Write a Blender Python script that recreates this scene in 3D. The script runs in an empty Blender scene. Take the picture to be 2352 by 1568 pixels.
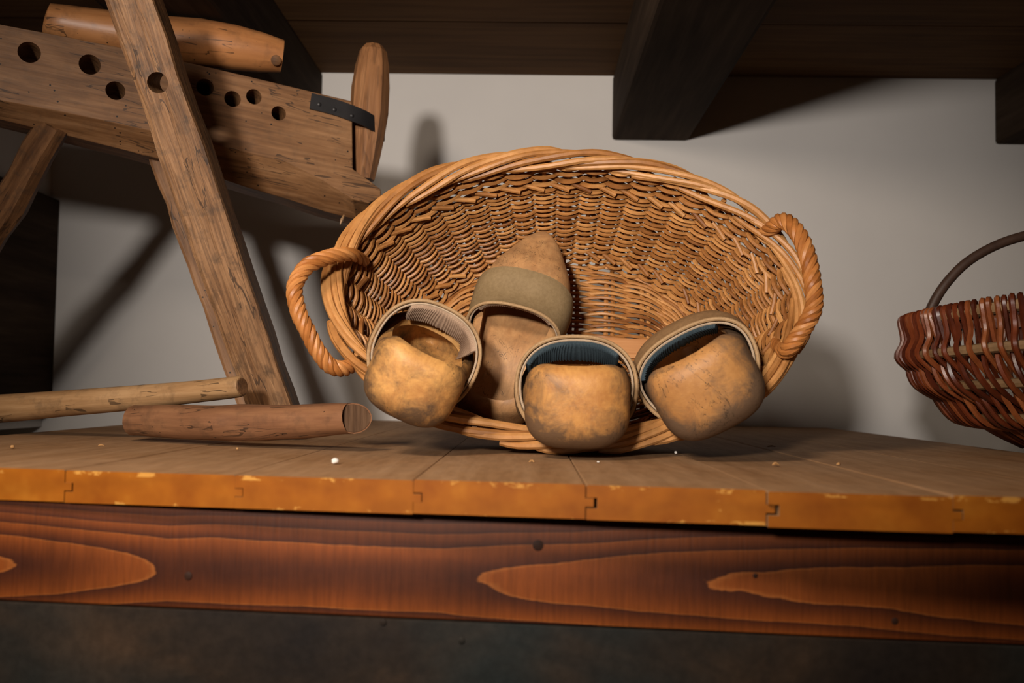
import bpy, bmesh, math, random
from mathutils import Vector, Matrix

random.seed(7)
SC = bpy.context.scene
COL = SC.collection
R = math.radians

# ------------------------------------------------------------------ camera
F = 2287.0                        # 35 mm on a 36 mm sensor, in pixels of the 2352 px frame
CAM = Vector((0.0, 0.0, 0.056))
yaw, pitch, roll = R(1.02), R(2.76), R(0.9)
fwd = Vector((-math.sin(yaw) * math.cos(pitch), math.cos(yaw) * math.cos(pitch), math.sin(pitch)))
r0 = fwd.cross(Vector((0, 0, 1))).normalized()
u0 = r0.cross(fwd).normalized()
right = (r0 * math.cos(roll) + u0 * math.sin(roll)).normalized()
up = (-r0 * math.sin(roll) + u0 * math.cos(roll)).normalized()
cd = bpy.data.cameras.new('camera')
cd.sensor_width = 36.0
cd.lens = 35.0
cd.clip_start = 0.01
cd.dof.use_dof = True
cd.dof.focus_distance = 0.97
cd.dof.aperture_fstop = 7.5
cam = bpy.data.objects.new('camera', cd)
COL.objects.link(cam)
m = Matrix((right, up, -fwd)).transposed().to_4x4()
m.translation = CAM
cam.matrix_world = m
SC.camera = cam

# ------------------------------------------------------------------ light
SC.view_settings.view_transform = 'Standard'
SC.view_settings.look = 'None'
SC.view_settings.exposure = 0.0
SC.view_settings.gamma = 1.0
SC.view_settings.use_curve_mapping = False
w = bpy.data.worlds.new('dim_room')
w.use_nodes = True
w.node_tree.nodes['Background'].inputs[0].default_value = (1.0, 0.66, 0.42, 1)
w.node_tree.nodes['Background'].inputs[1].default_value = 0.015
SC.world = w


def area(name, loc, target, size, power, col):
    ld = bpy.data.lights.new(name, 'AREA')
    ld.shape = 'DISK'
    ld.size = size
    ld.energy = power
    ld.color = col
    o = bpy.data.objects.new(name, ld)
    COL.objects.link(o)
    o.location = loc
    o.rotation_euler = (Vector(target) - Vector(loc)).to_track_quat('-Z', 'Y').to_euler()
    return o


ld = bpy.data.lights.new('hand_lamp', 'SPOT')
ld.energy = 108.0
ld.color = (1.0, 0.92, 0.84)
ld.shadow_soft_size = 0.06
ld.spot_size = R(52)
ld.spot_blend = 1.0
lo = bpy.data.objects.new('hand_lamp', ld)
COL.objects.link(lo)
lo.location = (-0.31, -0.60, 0.35)
lo.rotation_euler = (Vector((-0.07, 1.1, 0.33)) - lo.location).to_track_quat('-Z', 'Y').to_euler()
area('room_lamp', (-0.33, 0.10, 0.56), (0.02, 0.85, 0.0), 0.14, 6.5, (1.0, 0.84, 0.68))


# ------------------------------------------------------------------ helpers
def ray(px, py):
    return (fwd * F + right * (px - 1176.0) - up * (py - 784.0)).normalized()


def at(px, py, Y):
    d = ray(px, py)
    return CAM + d * ((Y - CAM.y) / d.y)


def at_z(px, py, z):
    d = ray(px, py)
    return CAM + d * ((z - CAM.z) / d.z)


def at_plane(px, py, p, n):
    d = ray(px, py)
    return CAM + d * ((p - CAM).dot(n) / d.dot(n))


def lerp(a, b, t):
    return a + (b - a) * t


def curve1(keys):
    xs = [k[0] for k in keys]
    ys = [k[1] for k in keys]
    n = len(xs)
    d = [(ys[i + 1] - ys[i]) / (xs[i + 1] - xs[i]) for i in range(n - 1)]
    ms = [d[0]] + [0 if d[i - 1] * d[i] <= 0 else 2 * d[i - 1] * d[i] / (d[i - 1] + d[i]) for i in range(1, n - 1)] + [d[-1]]

    def f(x):
        if x <= xs[0]:
            return ys[0]
        if x >= xs[-1]:
            return ys[-1]
        for i in range(n - 1):
            if x <= xs[i + 1]:
                break
        h = xs[i + 1] - xs[i]
        t = (x - xs[i]) / h
        return ((2 * t**3 - 3 * t**2 + 1) * ys[i] + (t**3 - 2 * t**2 + t) * h * ms[i]
                + (-2 * t**3 + 3 * t**2) * ys[i + 1] + (t**3 - t**2) * h * ms[i + 1])
    return f


def spline(pts, n):
    """Catmull-Rom through pts, n samples per span."""
    P = [pts[0] * 2 - pts[1]] + list(pts) + [pts[-1] * 2 - pts[-2]]
    out = []
    for i in range(1, len(P) - 2):
        a, b, c, d = P[i - 1], P[i], P[i + 1], P[i + 2]
        for k in range(n):
            t = k / n
            out.append(0.5 * ((2 * b) + (c - a) * t + (2 * a - 5 * b + 4 * c - d) * t * t + (3 * b - a - 3 * c + d) * t**3))
    out.append(P[-2].copy())
    return out


def tube_data(pts, rad, sides=6, closed=False, V=None, Fc=None, flat=None):
    V = [] if V is None else V
    Fc = [] if Fc is None else Fc
    n = len(pts)
    base = len(V)
    ref = None
    for i, p in enumerate(pts):
        if closed:
            t = (pts[(i + 1) % n] - pts[i - 1])
        else:
            t = pts[min(i + 1, n - 1)] - pts[max(i - 1, 0)]
        t.normalize()
        if ref is None:
            ref = Vector((0, 0, 1)) if abs(t.z) < 0.8 else Vector((0, 1, 0))
        a = (ref - t * ref.dot(t)).normalized()
        ref = a
        b = t.cross(a)
        r = rad[i] if isinstance(rad, (list, tuple)) else rad
        for k in range(sides):
            q = 2 * math.pi * k / sides
            V.append(p + a * (r * math.cos(q)) + b * (r * math.sin(q)))
    m_ = n if closed else n - 1
    # smallest twist for closing
    off = 0
    if closed:
        best = None
        for s in range(sides):
            dd = (V[base + (n - 1) * sides] - V[base + s]).length
            if best is None or dd < best:
                best, off = dd, s
    for i in range(m_):
        i2 = (i + 1) % n
        o = off if (closed and i == n - 1) else 0
        for k in range(sides):
            k2 = (k + 1) % sides
            Fc.append((base + i * sides + k, base + i * sides + k2,
                       base + i2 * sides + (k2 + o) % sides, base + i2 * sides + (k + o) % sides))
    if not closed:
        Fc.append(tuple(base + k for k in reversed(range(sides))))
        Fc.append(tuple(base + (n - 1) * sides + k for k in range(sides)))
    return V, Fc


def mesh_from(name, V, Fc, mat, smooth=True, sharp=None):
    me = bpy.data.meshes.new(name)
    me.from_pydata([tuple(v) for v in V], [], Fc)
    me.validate()
    if smooth:
        me.polygons.foreach_set('use_smooth', [True] * len(me.polygons))
        if sharp:
            me.set_sharp_from_angle(angle=R(sharp))
    if mat:
        me.materials.append(mat)
    me.update()
    return me


def fix_normals(me):
    bm = bmesh.new()
    bm.from_mesh(me)
    bmesh.ops.recalc_face_normals(bm, faces=bm.faces)
    bm.to_mesh(me)
    bm.free()


def add(name, me, parent=None, matrix=None):
    o = bpy.data.objects.new(name, me)
    COL.objects.link(o)
    if parent is not None:
        o.parent = parent
    if matrix is not None:
        o.matrix_local = matrix
    return o


def obj(name, V, Fc, mat, parent=None, matrix=None, smooth=True, sharp=40):
    me = mesh_from(name, V, Fc, mat, smooth, None)
    fix_normals(me)
    if smooth:
        me.polygons.foreach_set('use_smooth', [True] * len(me.polygons))
        if sharp:
            me.set_sharp_from_angle(angle=R(sharp))
    return add(name, me, parent, matrix)


def tag(o, label=None, cat=None, group=None, kind=None):
    if label:
        o['label'] = label
    if cat:
        o['category'] = cat
    if group:
        o['group'] = group
    if kind:
        o['kind'] = kind
    return o


def empty(name, loc=(0, 0, 0), matrix=None, parent=None):
    o = bpy.data.objects.new(name, None)
    o.empty_display_size = 0.02
    COL.objects.link(o)
    if parent is not None:
        o.parent = parent
    if matrix is not None:
        o.matrix_local = matrix
    else:
        o.location = loc
    return o


def bevel_mesh(me, w_, seg=2, ang=30):
    bm = bmesh.new()
    bm.from_mesh(me)
    bmesh.ops.recalc_face_normals(bm, faces=bm.faces)
    ed = [e for e in bm.edges if len(e.link_faces) == 2 and e.calc_face_angle(0) > R(ang)]
    bmesh.ops.bevel(bm, geom=ed, offset=w_, segments=seg, affect='EDGES', profile=0.6, clamp_overlap=True)
    bm.to_mesh(me)
    bm.free()
    me.polygons.foreach_set('use_smooth', [True] * len(me.polygons))
    me.set_sharp_from_angle(angle=R(13))


def box(name, lo, hi, mat, parent=None, matrix=None, bev=0.0):
    x0, y0, z0 = lo
    x1, y1, z1 = hi
    V = [(x0, y0, z0), (x1, y0, z0), (x1, y1, z0), (x0, y1, z0), (x0, y0, z1), (x1, y0, z1), (x1, y1, z1), (x0, y1, z1)]
    Fc = [(0, 3, 2, 1), (4, 5, 6, 7), (0, 1, 5, 4), (1, 2, 6, 5), (2, 3, 7, 6), (3, 0, 4, 7)]
    o = obj(name, V, Fc, mat, parent, matrix, smooth=False)
    if bev:
        bevel_mesh(o.data, bev, 2)
    return o


def frame_x(p, q, zhint=Vector((0, 0, 1))):
    """Matrix at p whose x axis runs to q and whose z is near zhint."""
    x = (q - p).normalized()
    y = zhint.cross(x).normalized()
    z = x.cross(y).normalized()
    M = Matrix((x, y, z)).transposed().to_4x4()
    M.translation = p
    return M


def boolean(me, cutters):
    o = bpy.data.objects.new('work_piece', me)
    COL.objects.link(o)
    tmp = []
    for c in cutters:
        k = bpy.data.objects.new('work_cutter', c)
        COL.objects.link(k)
        tmp.append(k)
        b = o.modifiers.new('cut', 'BOOLEAN')
        b.operation = 'DIFFERENCE'
        b.solver = 'EXACT'
        b.object = k
    dg = bpy.context.evaluated_depsgraph_get()
    res = bpy.data.meshes.new_from_object(o.evaluated_get(dg))
    for k in tmp + [o]:
        bpy.data.objects.remove(k)
    return res


# ------------------------------------------------------------------ materials
class N:
    def __init__(s, name):
        s.m = bpy.data.materials.new(name)
        s.m.use_nodes = True
        s.t = s.m.node_tree
        s.b = s.t.nodes['Principled BSDF']

    def n(s, typ, **kw):
        x = s.t.nodes.new(typ)
        for k, v in kw.items():
            if hasattr(x, k):
                setattr(x, k, v)
        return x

    def l(s, a, b):
        s.t.links.new(a, b)

    def coord(s, scale=(1, 1, 1), loc=(0, 0, 0), rot=(0, 0, 0), per_object=False):
        tc = s.n('ShaderNodeTexCoord')
        mp = s.n('ShaderNodeMapping')
        mp.inputs['Scale'].default_value = scale
        mp.inputs['Location'].default_value = loc
        mp.inputs['Rotation'].default_value = rot
        src = tc.outputs['Object']
        if per_object:
            oi = s.n('ShaderNodeObjectInfo')
            mu = s.n('ShaderNodeMath', operation='MULTIPLY')
            mu.inputs[1].default_value = 37.0
            s.l(oi.outputs['Random'], mu.inputs[0])
            ad = s.n('ShaderNodeVectorMath', operation='ADD')
            s.l(src, ad.inputs[0])
            s.l(mu.outputs[0], ad.inputs[1])
            src = ad.outputs[0]
        s.l(src, mp.inputs[0])
        return mp.outputs[0]

    def noise(s, vec, scale=5.0, detail=4, rough=0.55, dist=0.0):
        x = s.n('ShaderNodeTexNoise')
        x.inputs['Scale'].default_value = scale
        x.inputs['Detail'].default_value = detail
        x.inputs['Roughness'].default_value = rough
        x.inputs['Distortion'].default_value = dist
        s.l(vec, x.inputs['Vector'])
        return x.outputs[0]

    def ramp(s, fac, stops):
        x = s.n('ShaderNodeValToRGB')
        el = x.color_ramp.elements
        while len(el) > 1:
            el.remove(el[-1])
        for i, (p, c) in enumerate(stops):
            e = el[0] if i == 0 else el.new(p)
            e.position = p
            e.color = (c, c, c, 1) if isinstance(c, (int, float)) else (*c, 1)
        s.l(fac, x.inputs[0])
        return x.outputs[0]

    def mix(s, fac, a, b, mode='MIX'):
        x = s.n('ShaderNodeMix', data_type='RGBA', blend_type=mode)
        for sock, v in ((x.inputs[0], fac), (x.inputs[6], a), (x.inputs[7], b)):
            if isinstance(v, (int, float)):
                sock.default_value = v
            elif isinstance(v, tuple):
                sock.default_value = (*v, 1)
            else:
                s.l(v, sock)
        return x.outputs[2]

    def math(s, op, a, b=0.0, c=None):
        x = s.n('ShaderNodeMath', operation=op)
        for i, v in enumerate((a, b, c)):
            if v is None:
                continue
            if isinstance(v, (int, float)):
                x.inputs[i].default_value = v
            else:
                s.l(v, x.inputs[i])
        return x.outputs[0]

    def sep(s, vec):
        x = s.n('ShaderNodeSeparateXYZ')
        s.l(vec, x.inputs[0])
        return x.outputs

    def finish(s, col, rough=0.6, spec=0.3, bump=None, bstr=0.3, bdist=0.001):
        if isinstance(col, tuple):
            s.b.inputs['Base Color'].default_value = (*col, 1)
        else:
            s.l(col, s.b.inputs['Base Color'])
        if isinstance(rough, (int, float)):
            s.b.inputs['Roughness'].default_value = rough
        else:
            s.l(rough, s.b.inputs['Roughness'])
        s.b.inputs['Specular IOR Level'].default_value = spec
        if bump is not None:
            b = s.n('ShaderNodeBump')
            b.inputs['Strength'].default_value = bstr
            b.inputs['Distance'].default_value = bdist
            s.l(bump, b.inputs['Height'])
            s.l(b.outputs[0], s.b.inputs['Normal'])
        return s.m


def wood(name, dark, mid, light, axis=0, fine=260.0, along=10.0, patch=14.0, rough=0.6, spec=0.25, bstr=0.35,
         worm=0.0, dirt=0.0, dirtcol=(0.03, 0.022, 0.016), seed=0.0, ring=0.0, per_object=False):
    s = N(name)
    sc = [fine] * 3
    sc[axis] = along
    v1 = s.coord(tuple(sc), (seed, seed * 1.7, seed * 0.6), per_object=per_object)
    g = s.noise(v1, 1.0, 6, 0.6)
    sc2 = [patch] * 3
    sc2[axis] = patch * 0.22
    v2 = s.coord(tuple(sc2), (seed * 2.1, seed, seed), per_object=per_object)
    p = s.noise(v2, 1.0, 4, 0.6, 0.6)
    c = s.ramp(g, [(0.35, dark), (0.50, mid), (0.66, light)])
    c2 = s.ramp(p, [(0.33, dark), (0.5, mid), (0.68, light)])
    c = s.mix(0.5, c, c2)
    h = g
    if ring:
        sr = [ring] * 3
        sr[axis] = ring * 0.06
        rv = s.coord(tuple(sr), (seed, 0, 0), per_object=per_object)
        rn = s.noise(rv, 1.0, 2, 0.5, 0.2)
        fr = s.math('FRACT', s.math('MULTIPLY', rn, 14.0))
        rr = s.ramp(fr, [(0.0, 1.0), (0.6, 0.85), (0.9, 0.55), (1.0, 0.95)])
        c = s.mix(0.75, c, rr, 'MULTIPLY')
        h = s.math('ADD', g, s.math('MULTIPLY', fr, -0.25))
    if dirt:
        v3 = s.coord((55, 55, 55), (seed + 3, 1, 2), per_object=per_object)
        d = s.noise(v3, 1.0, 5, 0.65, 0.2)
        dm = s.ramp(d, [(0.5, 0.0), (0.68, 1.0)])
        c = s.mix(s.math('MULTIPLY', dm, dirt), c, dirtcol)
        # drying checks: thin dark cracks that follow the grain
        sk = [75] * 3
        sk[axis] = 7
        ck = s.noise(s.coord(tuple(sk), (seed + 1, 6, 2), per_object=per_object), 1.0, 3, 0.5, 0.4)
        cm = s.math('LESS_THAN', s.math('ABSOLUTE', s.math('SUBTRACT', ck, 0.5)), 0.010)
        gt = s.math('GREATER_THAN', s.noise(s.coord((13, 13, 13), (seed, 8, 5), per_object=per_object), 1.0, 2), 0.52)
        c = s.mix(s.math('MULTIPLY', s.math('MULTIPLY', cm, gt), 0.7), c, (0.02, 0.012, 0.008))
    if worm:
        vw = s.coord((95, 95, 95), (seed, 4, 1), per_object=per_object)
        vo = s.n('ShaderNodeTexVoronoi')
        vo.inputs['Scale'].default_value = 1.0
        s.l(vw, vo.inputs['Vector'])
        gate = s.noise(s.coord((16, 16, 16), (seed, 1, 9), per_object=per_object), 1.0, 2)
        wm = s.math('MULTIPLY', s.math('LESS_THAN', vo.outputs['Distance'], worm), s.math('GREATER_THAN', gate, 0.5))
        c = s.mix(wm, c, (0.01, 0.006, 0.004))
    return s.finish(c, rough, spec, h, bstr, 0.0012)


def make_wall():
    s = N('wall_plaster')
    v = s.coord((1, 1, 1))
    a = s.noise(v, 3.0, 4, 0.6)
    b = s.noise(v, 120.0, 3, 0.6)
    c = s.ramp(a, [(0.3, (0.575, 0.545, 0.52)), (0.7, (0.63, 0.60, 0.57))])
    return s.finish(c, 0.9, 0.1, s.math('ADD', a, s.math('MULTIPLY', b, 0.15)), 0.25, 0.004)


def make_apron():
    """Flat-sawn red-brown board: broad growth rings with sharp pale edges."""
    s = N('apron_stain')
    n1 = s.noise(s.coord((5.0, 1.0, 17.0), (2.7, 0, 1.3)), 1.0, 2, 0.5, 0.3)
    n2 = s.noise(s.coord((3.0, 1.0, 1.0), (5.4, 0, 0.3)), 1.0, 1, 0.4)
    xyz = s.sep(s.coord((1, 1, 1)))
    # flat-sawn board: bands that open into pointed cathedrals towards both ends
    dz = s.math('ADD', xyz[2], s.math('ADD', 0.064 - 0.012, s.math('MULTIPLY', n2, 0.024)))
    t = s.math('MULTIPLY', s.math('MULTIPLY', dz, dz), -2500.0)
    t = s.math('ADD', t, s.math('MULTIPLY', s.math('MAXIMUM', s.math('ADD', xyz[0], 0.053), 0.0), 5.2))
    t = s.math('ADD', t, s.math('MULTIPLY', s.math('MAXIMUM', s.math('SUBTRACT', -0.23, xyz[0]), 0.0), 9.0))
    t = s.math('ADD', t, s.math('MULTIPLY', s.math('SUBTRACT', n1, 0.55), 1.3))
    wob = s.noise(s.coord((60, 60, 160)), 1.0, 3)
    t = s.math('ADD', t, s.math('MULTIPLY', wob, 0.14))
    fr = s.math('SUBTRACT', 1.0, s.math('FRACT', t))
    c = s.ramp(fr, [(0.0, (0.050, 0.013, 0.006)), (0.30, (0.10, 0.024, 0.006)), (0.70, (0.175, 0.042, 0.008)),
                    (0.93, (0.21, 0.052, 0.009)), (0.985, (0.30, 0.092, 0.020)), (1.0, (0.050, 0.013, 0.006))])
    saw = s.noise(s.coord((420, 50, 30)), 1.0, 4, 0.7)
    c = s.mix(0.55, c, s.ramp(saw, [(0.3, 0.55), (0.6, 1.1)]), 'MULTIPLY')
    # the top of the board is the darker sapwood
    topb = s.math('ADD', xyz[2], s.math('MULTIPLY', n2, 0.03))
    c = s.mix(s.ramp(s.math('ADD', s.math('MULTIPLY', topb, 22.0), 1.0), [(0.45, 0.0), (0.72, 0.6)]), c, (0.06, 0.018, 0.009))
    blot = s.noise(s.coord((14, 10, 20)), 1.0, 3)
    c = s.mix(0.5, c, s.ramp(blot, [(0.3, 0.6), (0.65, 1.15)]), 'MULTIPLY')
    return s.finish(c, 0.5, 0.2, saw, 0.25, 0.0008)


def make_endgrain():
    """The planks: dusty grey-brown faces; orange varnished sawn ends come with a second material."""
    s = N('plank_end_varnish')
    v = s.coord((30, 30, 30))
    a = s.noise(v, 1.0, 3, 0.6)
    c = s.ramp(a, [(0.3, (0.215, 0.057, 0.004)), (0.55, (0.28, 0.084, 0.006)), (0.75, (0.35, 0.122, 0.011))])
    xyz = s.sep(s.coord((1, 1, 1)))
    arc = s.n('ShaderNodeTexWave', wave_type='RINGS')
    arc.inputs['Scale'].default_value = 30.0
    arc.inputs['Distortion'].default_value = 5.0
    s.l(s.coord((1, 0.2, 1.6), (0.1, 0, 0.06)), arc.inputs['Vector'])
    c = s.mix(0.22, c, s.ramp(arc.outputs[0], [(0.0, 0.55), (1.0, 1.0)]), 'MULTIPLY')
    # chipped pale spots, mostly at the arrises
    ch = s.noise(s.coord((38, 38, 70), (2, 0, 0)), 1.0, 4, 0.7)
    edge = s.ramp(xyz[2], [(0.0, 0.0), (1.0, 1.0)])
    top = s.math('MULTIPLY', s.math('GREATER_THAN', xyz[2], -0.003), 0.14)
    bot = s.math('MULTIPLY', s.math('LESS_THAN', xyz[2], -0.0185), 0.10)
    thr = s.math('ADD', s.math('ADD', ch, top), bot)
    c = s.mix(s.ramp(thr, [(0.69, 0.0), (0.74, 0.7)]), c, (0.58, 0.29, 0.06))
    return s.finish(c, 0.5, 0.12, a, 0.15, 0.001)


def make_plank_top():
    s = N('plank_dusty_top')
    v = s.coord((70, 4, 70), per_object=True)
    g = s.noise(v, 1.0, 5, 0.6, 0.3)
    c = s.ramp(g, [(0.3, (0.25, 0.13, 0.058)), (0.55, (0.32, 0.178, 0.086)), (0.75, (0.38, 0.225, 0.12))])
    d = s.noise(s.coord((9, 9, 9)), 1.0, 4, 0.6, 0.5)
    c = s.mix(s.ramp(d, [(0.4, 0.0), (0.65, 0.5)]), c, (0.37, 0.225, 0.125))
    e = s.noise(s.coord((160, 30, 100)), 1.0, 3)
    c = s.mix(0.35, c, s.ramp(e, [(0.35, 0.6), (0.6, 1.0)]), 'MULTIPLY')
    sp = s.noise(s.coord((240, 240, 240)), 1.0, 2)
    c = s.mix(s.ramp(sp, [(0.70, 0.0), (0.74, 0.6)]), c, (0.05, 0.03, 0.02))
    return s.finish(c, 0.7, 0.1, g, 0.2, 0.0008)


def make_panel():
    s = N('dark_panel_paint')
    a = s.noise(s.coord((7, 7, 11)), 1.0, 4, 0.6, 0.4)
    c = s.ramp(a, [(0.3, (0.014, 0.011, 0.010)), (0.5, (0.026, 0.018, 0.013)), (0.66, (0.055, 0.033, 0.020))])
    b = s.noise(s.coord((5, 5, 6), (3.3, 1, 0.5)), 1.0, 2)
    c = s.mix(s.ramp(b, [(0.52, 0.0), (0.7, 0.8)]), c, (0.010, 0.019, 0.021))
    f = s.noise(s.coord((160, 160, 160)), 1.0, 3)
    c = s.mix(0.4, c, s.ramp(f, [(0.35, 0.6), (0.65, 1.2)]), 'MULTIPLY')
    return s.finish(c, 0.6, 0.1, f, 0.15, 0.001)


def make_wicker(name, dark, mid, light, rough=0.42, spec=0.4, fine=120, vary=0.38):
    s = N(name)
    oi = s.n('ShaderNodeObjectInfo')
    n1 = s.noise(s.coord((26, 26, 26), per_object=True), 1.0, 3, 0.6)
    v = s.math('ADD', s.math('MULTIPLY', oi.outputs['Random'], vary), s.math('MULTIPLY', n1, 1.11 - vary))
    c = s.ramp(v, [(0.30, dark), (0.56, mid), (0.85, light)])
    n2 = s.noise(s.coord((fine, fine, fine), per_object=True), 1.0, 4, 0.65)
    c = s.mix(0.5, c, s.ramp(n2, [(0.3, 0.62), (0.62, 1.08)]), 'MULTIPLY')
    return s.finish(c, rough, spec, n2, 0.25, 0.0006)


def make_clog(name, base, pale, grime, seed, grime_amt, heel_amt):
    """Pale carved wood, grimy where it was walked in: blotches, plus dirt worked up from the sole."""
    s = N(name)
    g = s.noise(s.coord((16, 240, 240), (seed, seed, 0)), 1.0, 5, 0.6)
    p = s.noise(s.coord((24, 34, 34), (seed * 2, 0, seed)), 1.0, 5, 0.6, 0.7)
    c = s.mix(0.4, s.ramp(p, [(0.32, base), (0.62, pale)]), s.ramp(g, [(0.3, base), (0.7, pale)]))
    b = s.noise(s.coord((42, 42, 42), (seed, 5, seed)), 1.0, 6, 0.7, 0.5)
    xyz = s.sep(s.coord((1, 1, 1)))
    # grime has settled everywhere but on the rubbed middle of the heel
    ly = s.math('MULTIPLY', xyz[1], 0.9)
    lz = s.math('SUBTRACT', xyz[2], 0.046)
    rr = s.math('SQRT', s.math('ADD', s.math('MULTIPLY', ly, ly), s.math('MULTIPLY', lz, lz)))
    out = s.math('SUBTRACT', rr, 0.027)
    down = s.math('MAXIMUM', s.math('SUBTRACT', 0.026, xyz[2]), 0.0)
    k = s.math('ADD', s.math('MULTIPLY', out, 11.0 * heel_amt), s.math('MULTIPLY', down, 5.0 if heel_amt else 1.0))
    d = s.math('ADD', b, s.math('MAXIMUM', k, -0.10))
    dm = s.ramp(d, [(0.40, 0.0), (0.68, 1.0)])
    c = s.mix(s.math('MULTIPLY', dm, grime_amt), c, grime)
    # short dark scratches and cracks
    cr = s.noise(s.coord((60, 60, 25), (seed, 2, 7)), 1.0, 4, 0.6, 1.5)
    cm = s.math('LESS_THAN', s.math('ABSOLUTE', s.math('SUBTRACT', cr, 0.5)), 0.006)
    gate = s.math('GREATER_THAN', s.noise(s.coord((28, 28, 28), (seed, 9, 3)), 1.0, 2), 0.56)
    c = s.mix(s.math('MULTIPLY', s.math('MULTIPLY', cm, gate), 0.75), c, (0.03, 0.02, 0.012))
    return s.finish(c, 0.5, 0.3, s.math('ADD', g, b), 0.25, 0.0012)


def make_cloth(name, a, b, scale=420, rough=0.85):
    s = N(name)
    n = s.noise(s.coord((scale, scale, scale)), 1.0, 3, 0.6)
    n2 = s.noise(s.coord((30, 30, 30)), 1.0, 3)
    c = s.mix(0.5, s.ramp(n, [(0.3, a), (0.7, b)]), s.ramp(n2, [(0.35, a), (0.65, b)]))
    return s.finish(c, rough, 0.15, n, 0.4, 0.0006)


def plain(name, col, rough=0.6, spec=0.3, metal=0.0):
    s = N(name)
    n = s.noise(s.coord((90, 90, 90)), 1.0, 3)
    c = s.mix(0.4, col, s.ramp(n, [(0.3, 0.5), (0.7, 1.1)]), 'MULTIPLY')
    s.b.inputs['Metallic'].default_value = metal
    return s.finish(c, rough, spec, n, 0.2, 0.0006)


M_WALL = make_wall()
M_CEIL = wood('ceiling_wood', (0.06, 0.030, 0.013), (0.10, 0.05, 0.021), (0.14, 0.075, 0.032), 0, 70, 3, 9, 0.75, 0.06, 0.2)
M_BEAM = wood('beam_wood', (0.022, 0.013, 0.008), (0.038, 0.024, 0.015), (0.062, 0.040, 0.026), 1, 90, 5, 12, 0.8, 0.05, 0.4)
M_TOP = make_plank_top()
M_END = make_endgrain()
M_APRON = make_apron()
M_PANEL = make_panel()
M_OLD = wood('old_beam_wood', (0.060, 0.026, 0.010), (0.165, 0.075, 0.029), (0.28, 0.145, 0.066), 0, 150, 9, 20, 0.55, 0.3, 0.4, worm=0.10, dirt=0.22)
M_BAR = wood('old_oak', (0.060, 0.027, 0.012), (0.185, 0.089, 0.037), (0.32, 0.175, 0.085), 0, 330, 16, 26, 0.55, 0.25, 0.7, dirt=0.6, ring=60)
M_LEG = wood('dark_leg_wood', (0.045, 0.019, 0.008), (0.11, 0.05, 0.021), (0.22, 0.105, 0.045), 0, 120, 12, 30, 0.6, 0.15, 0.9, dirt=0.6)
M_ROLL = wood('red_roller_wood', (0.22, 0.085, 0.03), (0.34, 0.14, 0.048), (0.43, 0.19, 0.07), 0, 90, 7, 14, 0.42, 0.4, 0.25, worm=0.07, dirt=0.3)
M_PEG = wood('peg_wood', (0.14, 0.058, 0.022), (0.26, 0.115, 0.045), (0.36, 0.175, 0.075), 0, 160, 7, 16, 0.5, 0.35, 0.4, ring=50)
M_STICK = wood('pale_handle_wood', (0.17, 0.085, 0.033), (0.29, 0.16, 0.07), (0.39, 0.235, 0.115), 0, 150, 9, 18, 0.5, 0.3, 0.3, dirt=0.35)
M_LOG = wood('brown_branch_wood', (0.10, 0.042, 0.020), (0.19, 0.085, 0.040), (0.28, 0.135, 0.062), 0, 110, 8, 20, 0.5, 0.35, 0.5, worm=0.06, dirt=0.35)
M_CUT = wood('sawn_end_wood', (0.045, 0.022, 0.011), (0.085, 0.044, 0.022), (0.14, 0.078, 0.042), 2, 260, 20, 30, 0.7, 0.2, 0.5)
M_FLECK = plain('white_fleck', (0.7, 0.66, 0.6), 0.8, 0.1)
M_KNOT = plain('knot_wood', (0.035, 0.014, 0.008), 0.6, 0.15)
M_IRON = plain('black_iron', (0.018, 0.016, 0.017), 0.5, 0.5, 0.3)
M_WICK = make_wicker('honey_willow', (0.17, 0.058, 0.014), (0.35, 0.145, 0.040), (0.55, 0.27, 0.090), 0.45, 0.3)
M_RIM = make_wicker('rim_willow', (0.22, 0.085, 0.022), (0.38, 0.165, 0.048), (0.53, 0.265, 0.092), 0.45, 0.3)
M_HAND = make_wicker('handle_willow', (0.26, 0.085, 0.018), (0.40, 0.15, 0.038), (0.52, 0.23, 0.075), 0.42, 0.3)
M_RED = make_wicker('red_willow', (0.060, 0.012, 0.005), (0.145, 0.030, 0.009), (0.27, 0.082, 0.024), 0.33, 0.4, 120, 0.45)
M_RIB = make_wicker('grey_rib_willow', (0.12, 0.07, 0.032), (0.22, 0.13, 0.062), (0.30, 0.19, 0.10), 0.5, 0.3)
M_DARKROD = make_wicker('dark_handle_rod', (0.04, 0.02, 0.013), (0.075, 0.04, 0.026), (0.12, 0.065, 0.04), 0.5, 0.4)
M_BASEPLANK = wood('basket_base_lath', (0.33, 0.135, 0.045), (0.44, 0.20, 0.075), (0.52, 0.26, 0.105), 0, 300, 10, 16, 0.55, 0.25, 0.2)

# ------------------------------------------------------------------ setting
WALL_Y = 1.70
CEIL_Z = 0.60
WL_X = -0.835
wall = box('wall_back', (-1.0, WALL_Y, -0.3), (1.5, WALL_Y + 0.06, 0.75), M_WALL)
tag(wall, 'pale grey plastered wall behind the bench', 'wall', kind='structure')
wl = box('wall_left', (WL_X - 0.06, 0.9, -0.02), (WL_X, WALL_Y, 0.75), M_WALL)
tag(wl, 'plastered side wall meeting the back wall at the left', 'wall', kind='structure')

pl = box('shade_box_1', (-1.0, 1.50, 0.0), (-0.818, WALL_Y, 0.372), M_BEAM, bev=0.004)  # added dark box: stands in for the shade on the left wall's lower part
tag(pl, 'made-up dark corner post at the far left', 'filler', kind='structure')

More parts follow.
